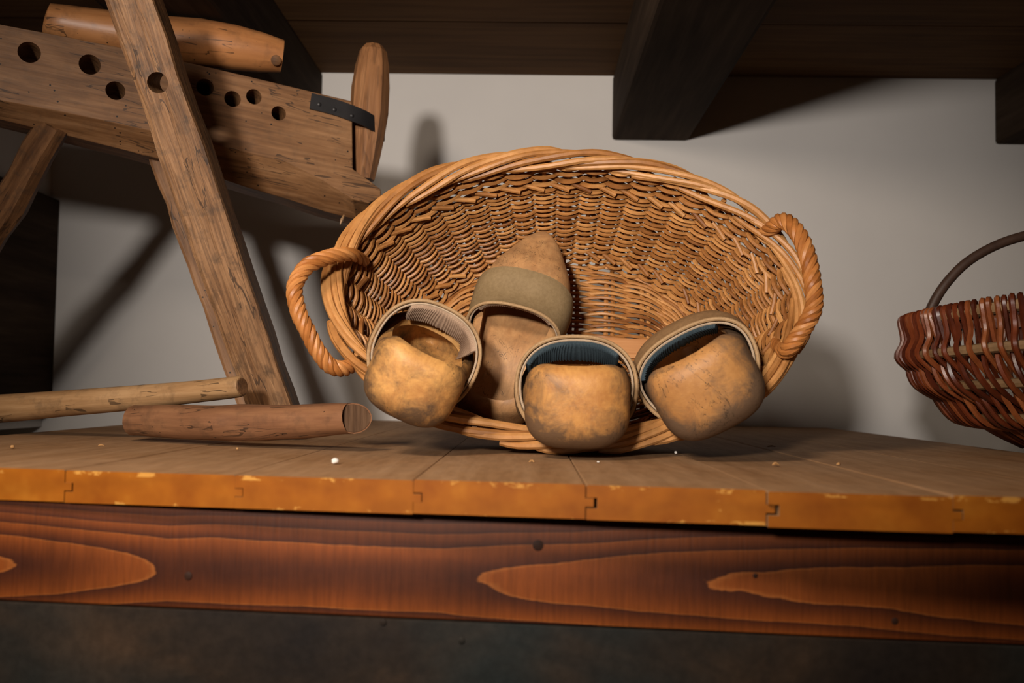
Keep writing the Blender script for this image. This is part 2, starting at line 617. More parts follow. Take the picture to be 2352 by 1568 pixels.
ceil = empty('ceiling', (0, 1.0, CEIL_Z))
tag(ceil, 'dark brown boarded ceiling over the bench, carried on beams', 'ceiling', kind='structure')
y = WALL_Y
k = 0
while y > 0.2:
    wdt = 0.25
    b = box('board', (-1.0, y - wdt + 0.0025 - 1.0, -0.001 * (k % 2)), (1.5, y - 1.0 - 0.0005, 0.02), M_CEIL, ceil, bev=0.002)
    y -= wdt
    k += 1
XJ = [(-0.50, -0.367), (0.137, 0.268), (0.792, 0.93)]
for (xa, xb) in XJ:
    box('beam', (xa, 0.25 - 1.0, -0.112), (xb, WALL_Y - 1.0 + 0.03, 0.0005), M_BEAM, ceil, bev=0.006)

# ------------------------------------------------------------------ bench
bench = empty('workbench', (0, 0.62, -0.4))
tag(bench, 'long wooden bench with orange varnished plank ends and red-brown apron board', 'bench')
BM = Matrix.Translation((0, -0.62, 0.4))
EL = at_z(0, 1075, 0.0)
ER = at_z(2352, 1142, 0.0)


def edge_y(x):
    return EL.y + (ER.y - EL.y) * (x - EL.x) / (ER.x - EL.x)


TH = 0.0205
joint_x = []
for px in (-660, -250, 150, 540, 950, 1345, 1760, 2185, 2600, 3000, 3400):
    t = px / 2352.0
    joint_x.append(at_z(px, 1075 + 67 * t, 0.0).x)


def plank(i):
    wide = i in (5, 6)
    x0, x1 = joint_x[i] + (0.0006 if wide else 0.00015), joint_x[i + 1] - 0.0001
    cl_ = 0.0007 if wide else 0.00035
    pro = 0.0022 if i >= 6 else (0.0004 * math.sin(i * 2.3))
    dz = -0.0006 if i == 6 else 0.0003 * math.sin(i * 1.9)
    c = 0.0008
    tg, gw = 0.0050, (0.0064 if i in (5, 6) else 0.0054)          # tongue at the right side, groove on the left
    za, zb_ = -TH * 0.40, -TH * 0.64
    P = [(x0 + c, 0), (x0, -c), (x0, za + cl_), (x0 + gw, za + cl_), (x0 + gw, zb_ - cl_), (x0, zb_ - cl_), (x0, -TH),
         (x1, -TH), (x1, zb_), (x1 + tg, zb_), (x1 + tg, za), (x1, za), (x1, -c), (x1 - c, 0)]
    V = []
    n = len(P)
    for (x, z) in P:
        V.append(Vector((x, edge_y(x) - pro, z + dz)))
    for (x, z) in P:
        V.append(Vector((x, WALL_Y, z + dz)))
    Fc = [tuple(range(n)), tuple(range(2 * n - 1, n - 1, -1))]
    for a in range(n):
        b = (a + 1) % n
        Fc.append((a, b, n + b, n + a))
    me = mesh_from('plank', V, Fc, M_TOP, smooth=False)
    fix_normals(me)
    me.materials.append(M_END)
    for p in me.polygons:
        if p.normal.y < -0.7 and len(p.vertices) > 4:
            p.material_index = 1
    # tessellate the concave end cap safely
    return add('plank', me, bench, BM)


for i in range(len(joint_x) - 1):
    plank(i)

# apron board under the planks, the planks overhang it more towards the right
AL, AR = Vector((EL.x - 0.15, 0, 0)), Vector((ER.x + 0.22, 0, 0))


def apron_y(x):
    t = (x - EL.x) / (ER.x - EL.x)
    return edge_y(x) + lerp(0.004, 0.046, t)


def slanted(name, za_l, za_r, zb_l, zb_r, yfun, thick, mat, bev):
    V = []
    for yy in (0, thick):
        for x, zt_, zb_ in ((AL.x, za_l, zb_l), (AR.x, za_r, zb_r)):
            V += [Vector((x, yfun(x) + yy, zt_)), Vector((x, yfun(x) + yy, zb_))]
    Fc = [(0, 1, 3, 2), (4, 6, 7, 5), (0, 2, 6, 4), (1, 5, 7, 3), (0, 4, 5, 1), (2, 3, 7, 6)]
    o = obj(name, V, Fc, mat, bench, BM, smooth=False)
    bevel_mesh(o.data, bev, 3)
    return o


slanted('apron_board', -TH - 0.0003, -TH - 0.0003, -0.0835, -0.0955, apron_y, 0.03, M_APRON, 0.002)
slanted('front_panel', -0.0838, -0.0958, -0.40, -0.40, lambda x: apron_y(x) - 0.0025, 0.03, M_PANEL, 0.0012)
for (px, py) in ((880, 1428), (1060, 1470)):
    p = at(px, py, 0.61)
    yy = apron_y(p.x) - 0.0025
    p = at(px, py, yy)
    V, Fc = tube_data([p + Vector((0, 0.002, 0)), p + Vector((0, -0.0006, 0)), p + Vector((0, -0.0009, 0))], [0.0022, 0.0022, 0.0015], 12)
    obj('nail', V, Fc, M_PANEL, bench, BM)
# dark knots in the apron
for (px, py, rr) in ((1236, 1252, 0.0035), (432, 1322, 0.0026), (2056, 1426, 0.0022), (1735, 1322, 0.0016)):
    p = at(px, py, 0.61)
    yy = apron_y(p.x)
    p = at(px, py, yy)
    V, Fc = tube_data([p + Vector((0, 0.004, 0)), p + Vector((0, -0.0002, 0)), p + Vector((0, -0.0004, 0))], [rr, rr, rr * 0.8], 14)
    obj('knot', V, Fc, M_KNOT, bench, BM)

# ------------------------------------------------------------------ big wicker basket
TAU = R(18.9)
AX = Vector((0, -math.cos(TAU), math.sin(TAU)))
UP = Vector((0, math.sin(TAU), math.cos(TAU)))
XX = Vector((1, 0, 0))
D = 0.140
A0, A1, B0, B1 = 0.148, 0.2140, 0.097, 0.1400
BROLL = R(-1.5)
rimC = Vector((0.0330, 0.9115, 0.1460))
RM = Matrix((XX, UP, AX)).transposed()
RM = RM @ Matrix.Rotation(BROLL, 3, 'Z')
BASKET_M = RM.to_4x4()
BASKET_M.translation = rimC - AX * D
basket = empty('wicker_basket', matrix=BASKET_M)
tag(basket, 'large oval honey-coloured wicker basket on its side, full of clogs', 'basket')
B_INV = BASKET_M.inverted()


def bsurf(phi, s):
    """Point on the side wall: s is height above the base in metres; returns point, outward normal (basket space)."""
    t = s / D
    bul = 0.004 * math.sin(math.pi * min(max(t, 0), 1))
    a = lerp(A0, A1, t) + bul
    b = lerp(B0, B1, t) + bul
    c, sn = math.cos(phi), math.sin(phi)
    p = Vector((a * c, b * sn, s))
    n = Vector((c / a, sn / b, 0)).normalized()
    n = (n - Vector((0, 0, 0.38))).normalized()
    return p, n


# stakes are spaced evenly along the perimeter
NST = 44
_tab = []
acc = 0.0
prev = None
for i in range(2001):
    ph = 2 * math.pi * i / 2000
    q = Vector((0.185 * math.cos(ph), 0.123 * math.sin(ph), 0))
    if prev is not None:
        acc += (q - prev).length
    prev = q
    _tab.append(acc)


def phi_of(u):
    """Perimeter fraction -> ellipse angle."""
    k_ = math.floor(u)
    u -= k_
    tgt = u * acc
    lo, hi = 0, 2000
    while hi - lo > 1:
        mi = (lo + hi) // 2
        if _tab[mi] <= tgt:
            lo = mi
        else:
            hi = mi
    f = (tgt - _tab[lo]) / max(1e-9, _tab[hi] - _tab[lo])
    return 2 * math.pi * (lo + f) / 2000 + 2 * math.pi * k_


PH = [phi_of(j / (NST * 6)) for j in range(NST * 6)]
for i in range(NST):
    ph = phi_of(i / NST)
    pts = [bsurf(ph, s_)[0] for s_ in (-0.006, 0.03, 0.07, 0.11, D + 0.001)]
    V, Fc = tube_data(pts, 0.0025, 6)
    obj('stake', V, Fc, M_WICK, basket)

rows = []
s_ = 0.004
while s_ < D - 0.006:
    if s_ < 0.022:
        r_, pt = 0.0021, 0.0035
    elif s_ < 0.102:
        r_, pt = 0.00178, 0.0029
    elif s_ < 0.112:
        r_, pt = 0.0023, 0.0043
    else:
        r_, pt = 0.0024, 0.0043
    rows.append((s_, r_))
    s_ += pt
for ri, (s_, r_) in enumerate(rows):
    rnd = random.Random(ri * 31 + 5)
    ph1, ph2, ph3 = rnd.random() * 6.28, rnd.random() * 6.28, rnd.random() * 6.28
    pts, rad = [], []
    for j, ph in enumerate(PH):
        u = j / 6.0
        amp = 0.0025 + r_ * 0.95 + 0.0004 * math.sin(ph * 3 + ph3)
        sw = math.cos(math.pi * u + (math.pi if ri % 2 else 0))
        off = amp * math.copysign(abs(sw) ** 0.8, sw)
        ds = 0.0006 * math.sin(ph * 5 + ph1) + 0.0004 * math.sin(ph * 13 + ph2)
        # each rod dives a little as it crosses a stake, so strokes lie slantwise
        ds += 0.0008 * math.sin(math.pi * u + (math.pi if ri % 2 else 0))
        p, n = bsurf(ph, s_ + ds)
        pts.append(p + n * off)
        rad.append(r_ * (1 + 0.13 * math.sin(ph * 4 + ph2) + 0.06 * math.sin(ph * 17 + ph1)))
    V, Fc = tube_data(pts, rad, 6, closed=True)
    obj('weaver', V, Fc, M_WICK, basket)

# cut rod ends sticking out on the inside, in two bands
for band, s0 in ((0, 0.019), (1, 0.108)):
    for i in range(NST):
        if random.random() < 0.12:
            continue
        u0 = (i + 0.1 * random.random()) / NST
        pts = []
        for q in range(4):
            uu = u0 - (0.2 + 0.28 * q) / NST
            p, n = bsurf(phi_of(uu), s0 + 0.004 - 0.0022 * q + 0.0016 * random.random() * 0)
            pts.append(p - n * (0.0035 + 0.0011 * q))
        V, Fc = tube_data(pts, [0.0021, 0.0023, 0.0024, 0.0024], 8)
        obj('rod_end', V, Fc, M_WICK, basket)

# plaited border: every rod starts inside, climbs over the rim and ends outside, four stakes further on
NRIM = 33
rimA, rimB = A1 + 0.001, B1 + 0.001
for i in range(NRIM):
    rnd = random.Random(900 + i)
    span = 4.7 + rnd.random() * 1.0
    pts, rad = [], []
    n_ = 22
    jit = rnd.random() * 0.45
    fat = rnd.uniform(0.86, 1.16)
    lift_ = rnd.uniform(-0.0004, 0.0013)
    a_in, a_out = rnd.uniform(-140, -112), rnd.uniform(88, 118)
    for q in range(n_ + 1):
        t = q / n_
        uu = (i - span * t + jit) / NRIM
        ph = phi_of(uu)
        c, sn = math.cos(ph), math.sin(ph)
        nn = Vector((c / rimA, sn / rimB, 0)).normalized()
        al = R(lerp(a_in, a_out, t ** 0.95))
        rr = 0.0074 + 0.0012 * math.sin(t * 9 + i * 2.4) + lift_
        if t > 0.93:
            rr *= 1 - (t - 0.93) * 3.5
        p = Vector((rimA * c, rimB * sn, D)) + nn * (rr * math.sin(al)) + Vector((0, 0, rr * 0.95 * math.cos(al)))
        pts.append(p)
        rad.append(0.0033 * fat * (0.82 + 0.26 * t) * (1 + 0.05 * math.sin(q * 1.3 + i)))
    V, Fc = tube_data(pts, rad, 8)
    obj('rim_rod', V, Fc, M_RIM, basket)

# woven base: lath in the middle, short sticks across, rods round and round
for i, (x, dx) in enumerate([(-0.105, 0), (-0.066, 0), (-0.028, 0), (0.012, 0), (0.050, 0), (0.088, 0), (0.118, 0)]):
    hb = B0 * math.sqrt(max(0.03, 1 - (x / A0) ** 2)) - 0.004
    for dd in (-0.0035, 0.0035):
        V, Fc = tube_data([Vector((x + dd, -hb, 0.0)), Vector((x + dd, 0, -0.001)), Vector((x + dd, hb, 0.0))], 0.0026, 6)
        obj('base_stick', V, Fc, M_WICK, basket)
box('base_lath', (-0.118, -0.011, 0.001), (0.118, 0.011, 0.0065), M_BASEPLANK, basket, bev=0.0012)
NB = 27
sticks_x = (-0.105, -0.066, -0.028, 0.012, 0.050, 0.088, 0.118)
for k in range(NB):
    rnd = random.Random(400 + k)
    f = k / (NB - 1)
    a = lerp(0.095, A0 - 0.001, f ** 0.9)
    b = lerp(0.0135, B0 - 0.001, f)
    pts = []
    ex = lerp(3.6, 2.15, f)
    for j in range(120):
        ph = 2 * math.pi * j / 120
        c, sn = math.cos(ph), math.sin(ph)
        p = Vector((a * math.copysign(abs(c) ** (2 / ex), c), b * math.copysign(abs(sn) ** (2 / ex), sn), 0))
        wv = math.cos(math.pi * (p.x + 0.105) / 0.0385 + (math.pi if (k % 2) else 0) + (math.pi if sn < 0 else 0))
        p.z = 0.0042 * wv + rnd.uniform(-0.0003, 0.0003)
        p.y += 0.0008 * math.sin(p.x * 90 + k * 2.1)
        pts.append(p)
    V, Fc = tube_data(pts, 0.0018, 6, closed=True)
    obj('base_weaver', V, Fc, M_WICK, basket)


# twisted handles
def rope(name, world_pts, nstr, r_str, r_off, turns, parent):
    loc = [B_INV @ p for p in world_pts]
    cl = spline(loc, 9)
    h = empty(name, parent=parent)
    n = len(cl)
    frames = []
    ref = None
    for i, p in enumerate(cl):
        t = (cl[min(i + 1, n - 1)] - cl[max(i - 1, 0)]).normalized()
        if ref is None:
            ref = Vector((0.3, 0.2, 0.9))
        a = (ref - t * ref.dot(t)).normalized()
        ref = a
        frames.append((p, a, t.cross(a)))
    for s in range(nstr):
        pts, rad = [], []
        for i, (p, a, b) in enumerate(frames):
            u = i / (n - 1)
            q = 2 * math.pi * (turns * u + s / nstr)
            taper = 0.55 + 0.45 * min(1.0, min(u, 1 - u) * 6)
            pts.append(p + (a * math.cos(q) + b * math.sin(q)) * (r_off * taper))
            rad.append(r_str * (0.8 + 0.2 * taper) * (1 + 0.05 * math.sin(i * 0.9 + s)))
        V, Fc = tube_data(pts, rad, 8)
        obj('strand', V, Fc, M_HAND, h)
    return h


rope('handle', [at(838, 600, .945), at(806, 584, .905), at(755, 590, .885), at(705, 612, .872), at(678, 655, .865), at(682, 705, .862),
                at(702, 752, .862), at(728, 802, .866), at(756, 838, .872), at(792, 846, .884), at(818, 826, .915), at(826, 806, .945)],
     5, 0.0031, 0.0045, 6.0, basket)
rope('handle', [at(1728, 540, .965), at(1765, 527, .925), at(1800, 508, .905), at(1836, 540, .885), at(1858, 600, .872), at(1868, 660, .865),
                at(1868, 712, .862), at(1838, 765, .865), at(1810, 802, .872), at(1792, 800, .905), at(1778, 780, .94)],
     5, 0.0033, 0.0048, 6.5, basket)

# ------------------------------------------------------------------ clogs
L = 0.23
cw = curve1([(0, .0395), (.03, .0405), (.07, .0415), (.105, .0455), (.14, .049), (.17, .0475), (.195, .043), (.23, .040)])
czb = curve1([(0, .003), (.02, 0), (.055, .001), (.085, .011), (.115, .006), (.15, .001), (.19, .006), (.23, .024)])
czt = curve1([(0, .068), (.025, .066), (.06, .054), (.10, .047), (.125, .051), (.15, .066), (.17, .067), (.195, .058), (.23, .044)])


def endf(x):
    e = 1.0
    if x < 0.026:
        e = max(0.0, 1 - ((0.026 - x) / 0.026) ** 2.6) ** (1 / 2.6)
    if x > 0.130:
        e = max(0.0, 1 - ((x - 0.130) / (L - 0.130)) ** 2.1) ** 0.60
    return e


def sect(x, q, grow=0.0):
    e = endf(x)
    zb_, zt_ = czb(x), czt(x)
    zc, h = (zb_ + zt_) / 2, (zt_ - zb_) / 2
    hw = cw(x) * e + grow
    h = h * (0.25 + 0.75 * e if 0 < e < 1 and x < 0.03 else (e ** 0.8)) + grow
    if x <= 0.0:
        hw, h = grow, grow
    nt = 4.2 if x < 0.10 else lerp(4.2, 2.5, min(1, (x - 0.10) / 0.05))
    c, s = math.cos(q), math.sin(q)
    n = nt if s > 0 else 2.9
    return Vector((x, hw * math.copysign(abs(c) ** (2 / n), c), zc + h * math.copysign(abs(s) ** (2 / n), s)))


def loft(rings):
    """Closed loft with pole points at both ends."""
    V, Fc = [], []
    m_ = len(rings[0])
    for rg in rings:
        V += rg
    nr = len(rings)
    for i in range(nr - 1):
        for k in range(m_):
            k2 = (k + 1) % m_
            Fc.append((i * m_ + k, i * m_ + k2, (i + 1) * m_ + k2, (i + 1) * m_ + k))
    ca = sum(rings[0], Vector()) / m_
    cb = sum(rings[-1], Vector()) / m_
    V += [ca, cb]
    for k in range(m_):
        k2 = (k + 1) % m_
        Fc.append((nr * m_, k2, k))
        Fc.append((nr * m_ + 1, (nr - 1) * m_ + k, (nr - 1) * m_ + k2))
    return V, Fc


def clean(V, Fc, name='work_mesh'):
    me = mesh_from(name, V, Fc, None, smooth=False)
    bm = bmesh.new()
    bm.from_mesh(me)
    bmesh.ops.remove_doubles(bm, verts=bm.verts, dist=2e-5)
    bmesh.ops.recalc_face_normals(bm, faces=bm.faces)
    bm.to_mesh(me)
    bm.free()
    return me


def clog_shell():
    xs = [0.0006, 0.0015, .003, .005, .008, .011, .015, .019, .023, .027]
    x = .034
    while x < .15:
        xs.append(x)
        x += .007
    xs += [.155, .162, .169, .176, .183, .190, .197, .203, .209, .214, .218, .2215, .2245, .2268, .2285, .2296]
    Q = [2 * math.pi * k / 64 for k in range(64)]
    outer = clean(*loft([[sect(x, q) for q in Q] for x in xs]))
    fl = curve1([(0, .020), (.05, .019), (.09, .024), (.13, .018), (.17, .017), (.21, .027)])
    tp = curve1([(0, .052), (.06, .045), (.105, .042), (.135, .052), (.16, .057), (.19, .048), (.21, .040)])
    rings = []
    xc = [.0125, .014, .017, .021, .026, .032] + [.04 + .008 * k for k in range(20)] + [.197, .201, .2035]
    for x in xc:
        e = 1.0
        if x < .034:
            e = max(0.03, 1 - ((.034 - x) / .022) ** 2.4) ** (1 / 2.4)
        if x > .13:
            e = max(0.03, 1 - ((x - .13) / .074) ** 2.2) ** 0.62
        hw = (cw(x) - .0085) * e
        zc, h = (fl(x) + tp(x)) / 2, (tp(x) - fl(x)) / 2 * (0.4 + .6 * e)
        rg = []
        for k in range(48):
            q = 2 * math.pi * k / 48
            c, s = math.cos(q), math.sin(q)
            n = 2.8
            rg.append(Vector((x, hw * math.copysign(abs(c) ** (2 / n), c), zc + h * math.copysign(abs(s) ** (2 / n), s))))
        rings.append(rg)
    cav = clean(*loft(rings))
    # the foot opening: a foot-shaped prism cut down from above
    xs2 = [.0102, .0115, .014, .018, .024, .032, .042, .055, .07, .085, .1, .114, .126, .135, .141, .145, .1475]
    out = []
    for x in xs2:
        e = 1.0
        if x < .036:
            e = max(0.02, 1 - ((.036 - x) / .026) ** 2.5) ** (1 / 2.5)
        if x > .118:
            e = max(0.02, 1 - ((x - .118) / .030) ** 2.2) ** (1 / 2.2)
        out.append((x, (cw(x) - .0078) * e))
    ring2 = [(x, y_) for x, y_ in out] + [(x, -y_) for x, y_ in reversed(out)]
    n = len(ring2)
    V = [Vector((x, y_ * .93, .034)) for x, y_ in ring2] + [Vector((x, y_, .20)) for x, y_ in ring2]
    Fc = [tuple(range(n)), tuple(range(2 * n - 1, n - 1, -1))] + [(k, (k + 1) % n, n + (k + 1) % n, n + k) for k in range(n)]
    cut = clean(V, Fc)
    me = boolean(outer, [cav, cut])
    bm = bmesh.new()
    bm.from_mesh(me)
    bmesh.ops.remove_doubles(bm, verts=bm.verts, dist=3e-5)
    ed = [e for e in bm.edges if len(e.link_faces) == 2 and e.calc_face_angle(0) > R(48)]
    bm.to_mesh(me)
    bm.free()
    me.polygons.foreach_set('use_smooth', [True] * len(me.polygons))
    me.set_sharp_from_angle(angle=R(42))
    me.name = 'wooden_shell'
    return me


SHELL = clog_shell()


def strap_pt(psi, v, off=0.0, xr=.112, top=.087):
    """Point of the instep band. psi -1..1 from one side to the other, v 0 at its rear edge, 1 at its front edge."""
    a = abs(psi)
    x = lerp(xr - .034 * a ** 2.2, .158 - .026 * a ** 2, v)
    th = psi * R(122)
    # resting on the wood
    q = math.pi / 2 - th
    low = sect(x, q, .0022 + off)
    # the raised arch at the rear edge
    zc = .036
    c, s = math.cos(th), math.sin(th)
    hw = cw(x) + .0045 + off
    n = 2.35
    hi = (top + off - zc) if c > 0 else .034
    arch = Vector((x, hw * math.copysign(abs(s) ** (2 / n), s), zc + hi * math.copysign(abs(c) ** (2 / n), c)))
    if c <= 0:
        arch.y = math.copysign(max(abs(arch.y), 0), s)
        k_ = min(1.0, -c / 0.45)
        arch = arch.lerp(low, k_)
    return arch.lerp(low, max(v, 0.0) ** 0.75)


def sheet(fun, nu, nv, thick_fun):
    V, Fc = [], []
    for lay in (0, 1):
        for i in range(nu + 1):
            for j in range(nv + 1):
                V.append(fun(i / nu, j / nv, lay))
    nn = (nu + 1) * (nv + 1)
    idx = lambda l, i, j: l * nn + i * (nv + 1) + j
    for i in range(nu):
        for j in range(nv):
            Fc.append((idx(0, i, j), idx(0, i + 1, j), idx(0, i + 1, j + 1), idx(0, i, j + 1)))
            Fc.append((idx(1, i, j), idx(1, i, j + 1), idx(1, i + 1, j + 1), idx(1, i + 1, j)))
    for i in range(nu):
        Fc.append((idx(0, i, 0), idx(1, i, 0), idx(1, i + 1, 0), idx(0, i + 1, 0)))
        Fc.append((idx(0, i, nv), idx(0, i + 1, nv), idx(1, i + 1, nv), idx(1, i, nv)))
    for j in range(nv):
        Fc.append((idx(0, 0, j), idx(0, 0, j + 1), idx(1, 0, j + 1), idx(1, 0, j)))
        Fc.append((idx(0, nu, j), idx(1, nu, j), idx(1, nu, j + 1), idx(0, nu, j + 1)))
    return V, Fc


M_BAND_TAN = make_cloth('tan_leather_band', (0.16, 0.105, 0.05), (0.24, 0.165, 0.085), 300, 0.7)
M_BAND_BRN = make_cloth('brown_leather_band', (0.15, 0.085, 0.04), (0.26, 0.15, 0.07), 300, 0.6)
M_EDGE = make_cloth('band_edge', (0.26, 0.155, 0.075), (0.42, 0.27, 0.14), 500, 0.6)
M_RIBBROWN = make_cloth('brown_corduroy', (0.24, 0.15, 0.10), (0.42, 0.29, 0.20), 700)
M_RIBBLUE = make_cloth('blue_grey_corduroy', (0.020, 0.032, 0.042), (0.050, 0.072, 0.085), 700)
M_PIPE = make_cloth('pale_piping', (0.30, 0.22, 0.15), (0.45, 0.34, 0.24), 600)


def clog(heel, toe, upv, label, mat, band, rib, top=.087, xr=.112, rib_range=(-.42, .46), flap=None, scale=1.0):
    x = (toe - heel).normalized()
    z = (upv - x * upv.dot(x)).normalized()
    y_ = z.cross(x)
    M = Matrix((x, y_, z)).transposed().to_4x4()
    M = M @ Matrix.Scale(scale, 4)
    M.translation = heel
    root = empty('wooden_clog', matrix=M)
    tag(root, label, 'clog', 'wooden clogs in the basket')
    me = SHELL.copy()
    me.materials.clear()
    me.materials.append(mat)
    add('wooden_shell', me, root)
    V, Fc = sheet(lambda a, b, l: strap_pt(a * 2 - 1, b, 0.0 if l == 0 else .0026, xr, top), 48, 12, None)
    obj('instep_band', V, Fc, band, root)
    pts = [strap_pt(-1 + 2 * i / 48, -0.01, .0013, xr, top) for i in range(49)]
    V, Fc = tube_data(pts, .0017, 8)
    obj('band_edge', V, Fc, M_EDGE, root)
    pts = [strap_pt(-.97 + 1.94 * i / 48, 0.0, -.0018, xr, top) for i in range(49)]
    V, Fc = tube_data(pts, .0011, 6)
    obj('piping', V, Fc, M_PIPE, root)
    # corduroy pad under the band: fine ribs across it
    a0, a1 = rib_range

    def pad(a, b, l):
        psi = lerp(a0, a1, a)
        rib_ = .0006 * math.sin(a * 2 * math.pi * 38)
        depth = .34 + .04 * math.sin(a * 7)
        dz = -.0022 - (.0034 + rib_ if l else 0)
        if b > .2:
            dz -= .004 * (b - .2)
        if flap and l is not None:
            side = a if flap > 0 else 1 - a
            if side > .72:
                dz -= .010 * b * (side - .72) / .28
        return strap_pt(psi, lerp(-.012, depth, b), dz, xr, top)

    V, Fc = sheet(pad, 190, 7, None)
    p = obj('corduroy_pad', V, Fc, rib, root, sharp=70)
    p['label'] = 'ribbed cloth pad under the band'
    return root


M_CLOG_A = make_clog('clog_wood_pale', (0.34, 0.145, 0.042), (0.60, 0.315, 0.095), (0.075, 0.045, 0.027), 1.3, 0.92, 0.6)
M_CLOG_B = make_clog('clog_wood_smooth', (0.34, 0.16, 0.062), (0.48, 0.26, 0.11), (0.11, 0.062, 0.034), 4.1, 0.5, 0.0)
M_CLOG_C = make_clog('clog_wood_worn', (0.34, 0.14, 0.038), (0.54, 0.27, 0.078), (0.105, 0.062, 0.036), 7.7, 0.94, 1.0)
M_CLOG_D = make_clog('clog_wood_dirty', (0.31, 0.135, 0.042), (0.45, 0.22, 0.07), (0.115, 0.072, 0.045), 9.2, 0.94, 1.6)

V3 = Vector
clog(at(903, 976, .785), V3((-.112, .99, .080)), V3((.47, 0, 1)),
     'leftmost clog, heel to the front, with brown ribbed pad and pale heel', M_CLOG_A, M_BAND_BRN, M_RIBBROWN,
     rib_range=(-.46, .30), flap=-1, scale=.95)
clog(at(1120, 990, .962), V3((.013, 1.044, .204)), V3((0.02, -.92, .4)),
     'clog standing tipped up against the back of the basket, toe at the top', M_CLOG_B, M_BAND_TAN, M_RIBBROWN, top=.073,
     rib_range=(-.40, .44), scale=.93)
clog(at(1325, 1042, .785), V3((.046, 1.00, .029)), V3((0, 0, 1)),
     'middle clog jutting over the front rim, blue-grey ribbed pad, level heel', M_CLOG_C, M_BAND_BRN, M_RIBBLUE, top=.080,
     rib_range=(-.36, .50), scale=1.06)
clog(at(1683, 1000, .785), V3((.176, .996, .064)), V3((-.56, 0, 1)),
     'rightmost clog rolled to the left, stained heel and blue-grey ribbed pad', M_CLOG_D, M_BAND_BRN, M_RIBBLUE, top=.067,
     rib_range=(-.30, .56), scale=1.09)


# ------------------------------------------------------------------ old drilled timber with legs (left)
trestle = empty('timber_stand', (-0.45, 1.1, 0.0))
tag(trestle, 'old drilled timber on splayed legs with an iron-strapped peg, left of the basket', 'wooden tool')
TM = Matrix.Translation((0.45, -1.1, 0.0))
TI = Matrix.Translation((-0.45, 1.1, 0.0))
P0 = at(0, 150, 1.04)
P1 = at(815, 330, 1.21)
PN = (P1 - P0).cross(V3((0, 0, 1))).normalized()       # points to the camera side or away
if PN.y < 0:
    PN = -PN


def on_slab(px, py, d=0.0):
    return at_plane(px, py, P0 + PN * d, PN)


# stations: pixel column, top, front-face bottom, chamfer bottom
ST = [(-420, -38, 155, 180), (-200, 12, 190, 228), (0, 56, 230, 276), (150, 84, 258, 312), (292, 112, 288, 348), (452, 148, 322, 394), (560, 173, 348, 430), (656, 196, 370, 458),
      (740, 216, 412, 486), (808, 232, 455, 503), (810, 388, 457, 504), (846, 413, 466, 492), (874, 434, 452, 466)]
rings = []
TK = 0.070
for (px, yt, yf, yc) in ST:
    a = on_slab(px, yt)
    b = on_slab(px, yf)
    c = on_slab(px + 8, yc, .028)
    t_ = on_slab(px, yt + 0)
    rings.append([a, b, c, c + PN * (TK - .028), a + PN * TK + V3((0, 0, -.004))])
V = [p for rg in rings for p in rg]
Fc = []
for i in range(len(rings) - 1):
    for k in range(5):
        k2 = (k + 1) % 5
        Fc.append((i * 5 + k, i * 5 + k2, (i + 1) * 5 + k2, (i + 1) * 5 + k))
Fc.append((0, 1, 2, 3, 4))
e_ = (len(rings) - 1) * 5
Fc.append((e_ + 4, e_ + 3, e_ + 2, e_ + 1, e_))
slab_me = clean(V, Fc)
bevel_mesh(slab_me, .0012, 1)
cut = []
for (px, py, rpx) in ((67, 120, 25), (206, 148, 24), (265, 208, 22), (471, 200, 20), (534, 227, 19), (583, 222, 18), (640, 260, 17), (380, 255, 16)):
    p = on_slab(px, py)
    rr = rpx * p.y / F
    V, Fc = tube_data([p - PN * .01, p + PN * .058], rr, 30)
    cut.append(clean(V, Fc))
slab_me = boolean(slab_me, cut)
# local frame along the timber, so the grain follows it
SM = frame_x(P0, P1)
slab_me.transform(SM.inverted())
slab_me.materials.clear()
slab_me.materials.append(M_OLD)
slab_me.polygons.foreach_set('use_smooth', [True] * len(slab_me.polygons))
slab_me.set_sharp_from_angle(angle=R(13.5))
slab_me.name = 'drilled_timber'
add('drilled_timber', slab_me, trestle, TM @ SM)


def pix_prism(name, pix, d0, d1, mat, bev, parent=trestle):
    V = [on_slab(px, py, d0) for px, py in pix]
    V += [p + PN * (d1 - d0) for p in V]
    n = len(pix)
    Fc = [tuple(range(n)), tuple(range(2 * n - 1, n - 1, -1))] + [(k, (k + 1) % n, n + (k + 1) % n, n + k) for k in range(n)]
    me = clean(V, Fc)
    if bev:
        bevel_mesh(me, bev, 2)
    me.transform(SM.inverted())
    me.materials.append(mat)
    me.name = name
    return add(name, me, parent, TM @ SM)


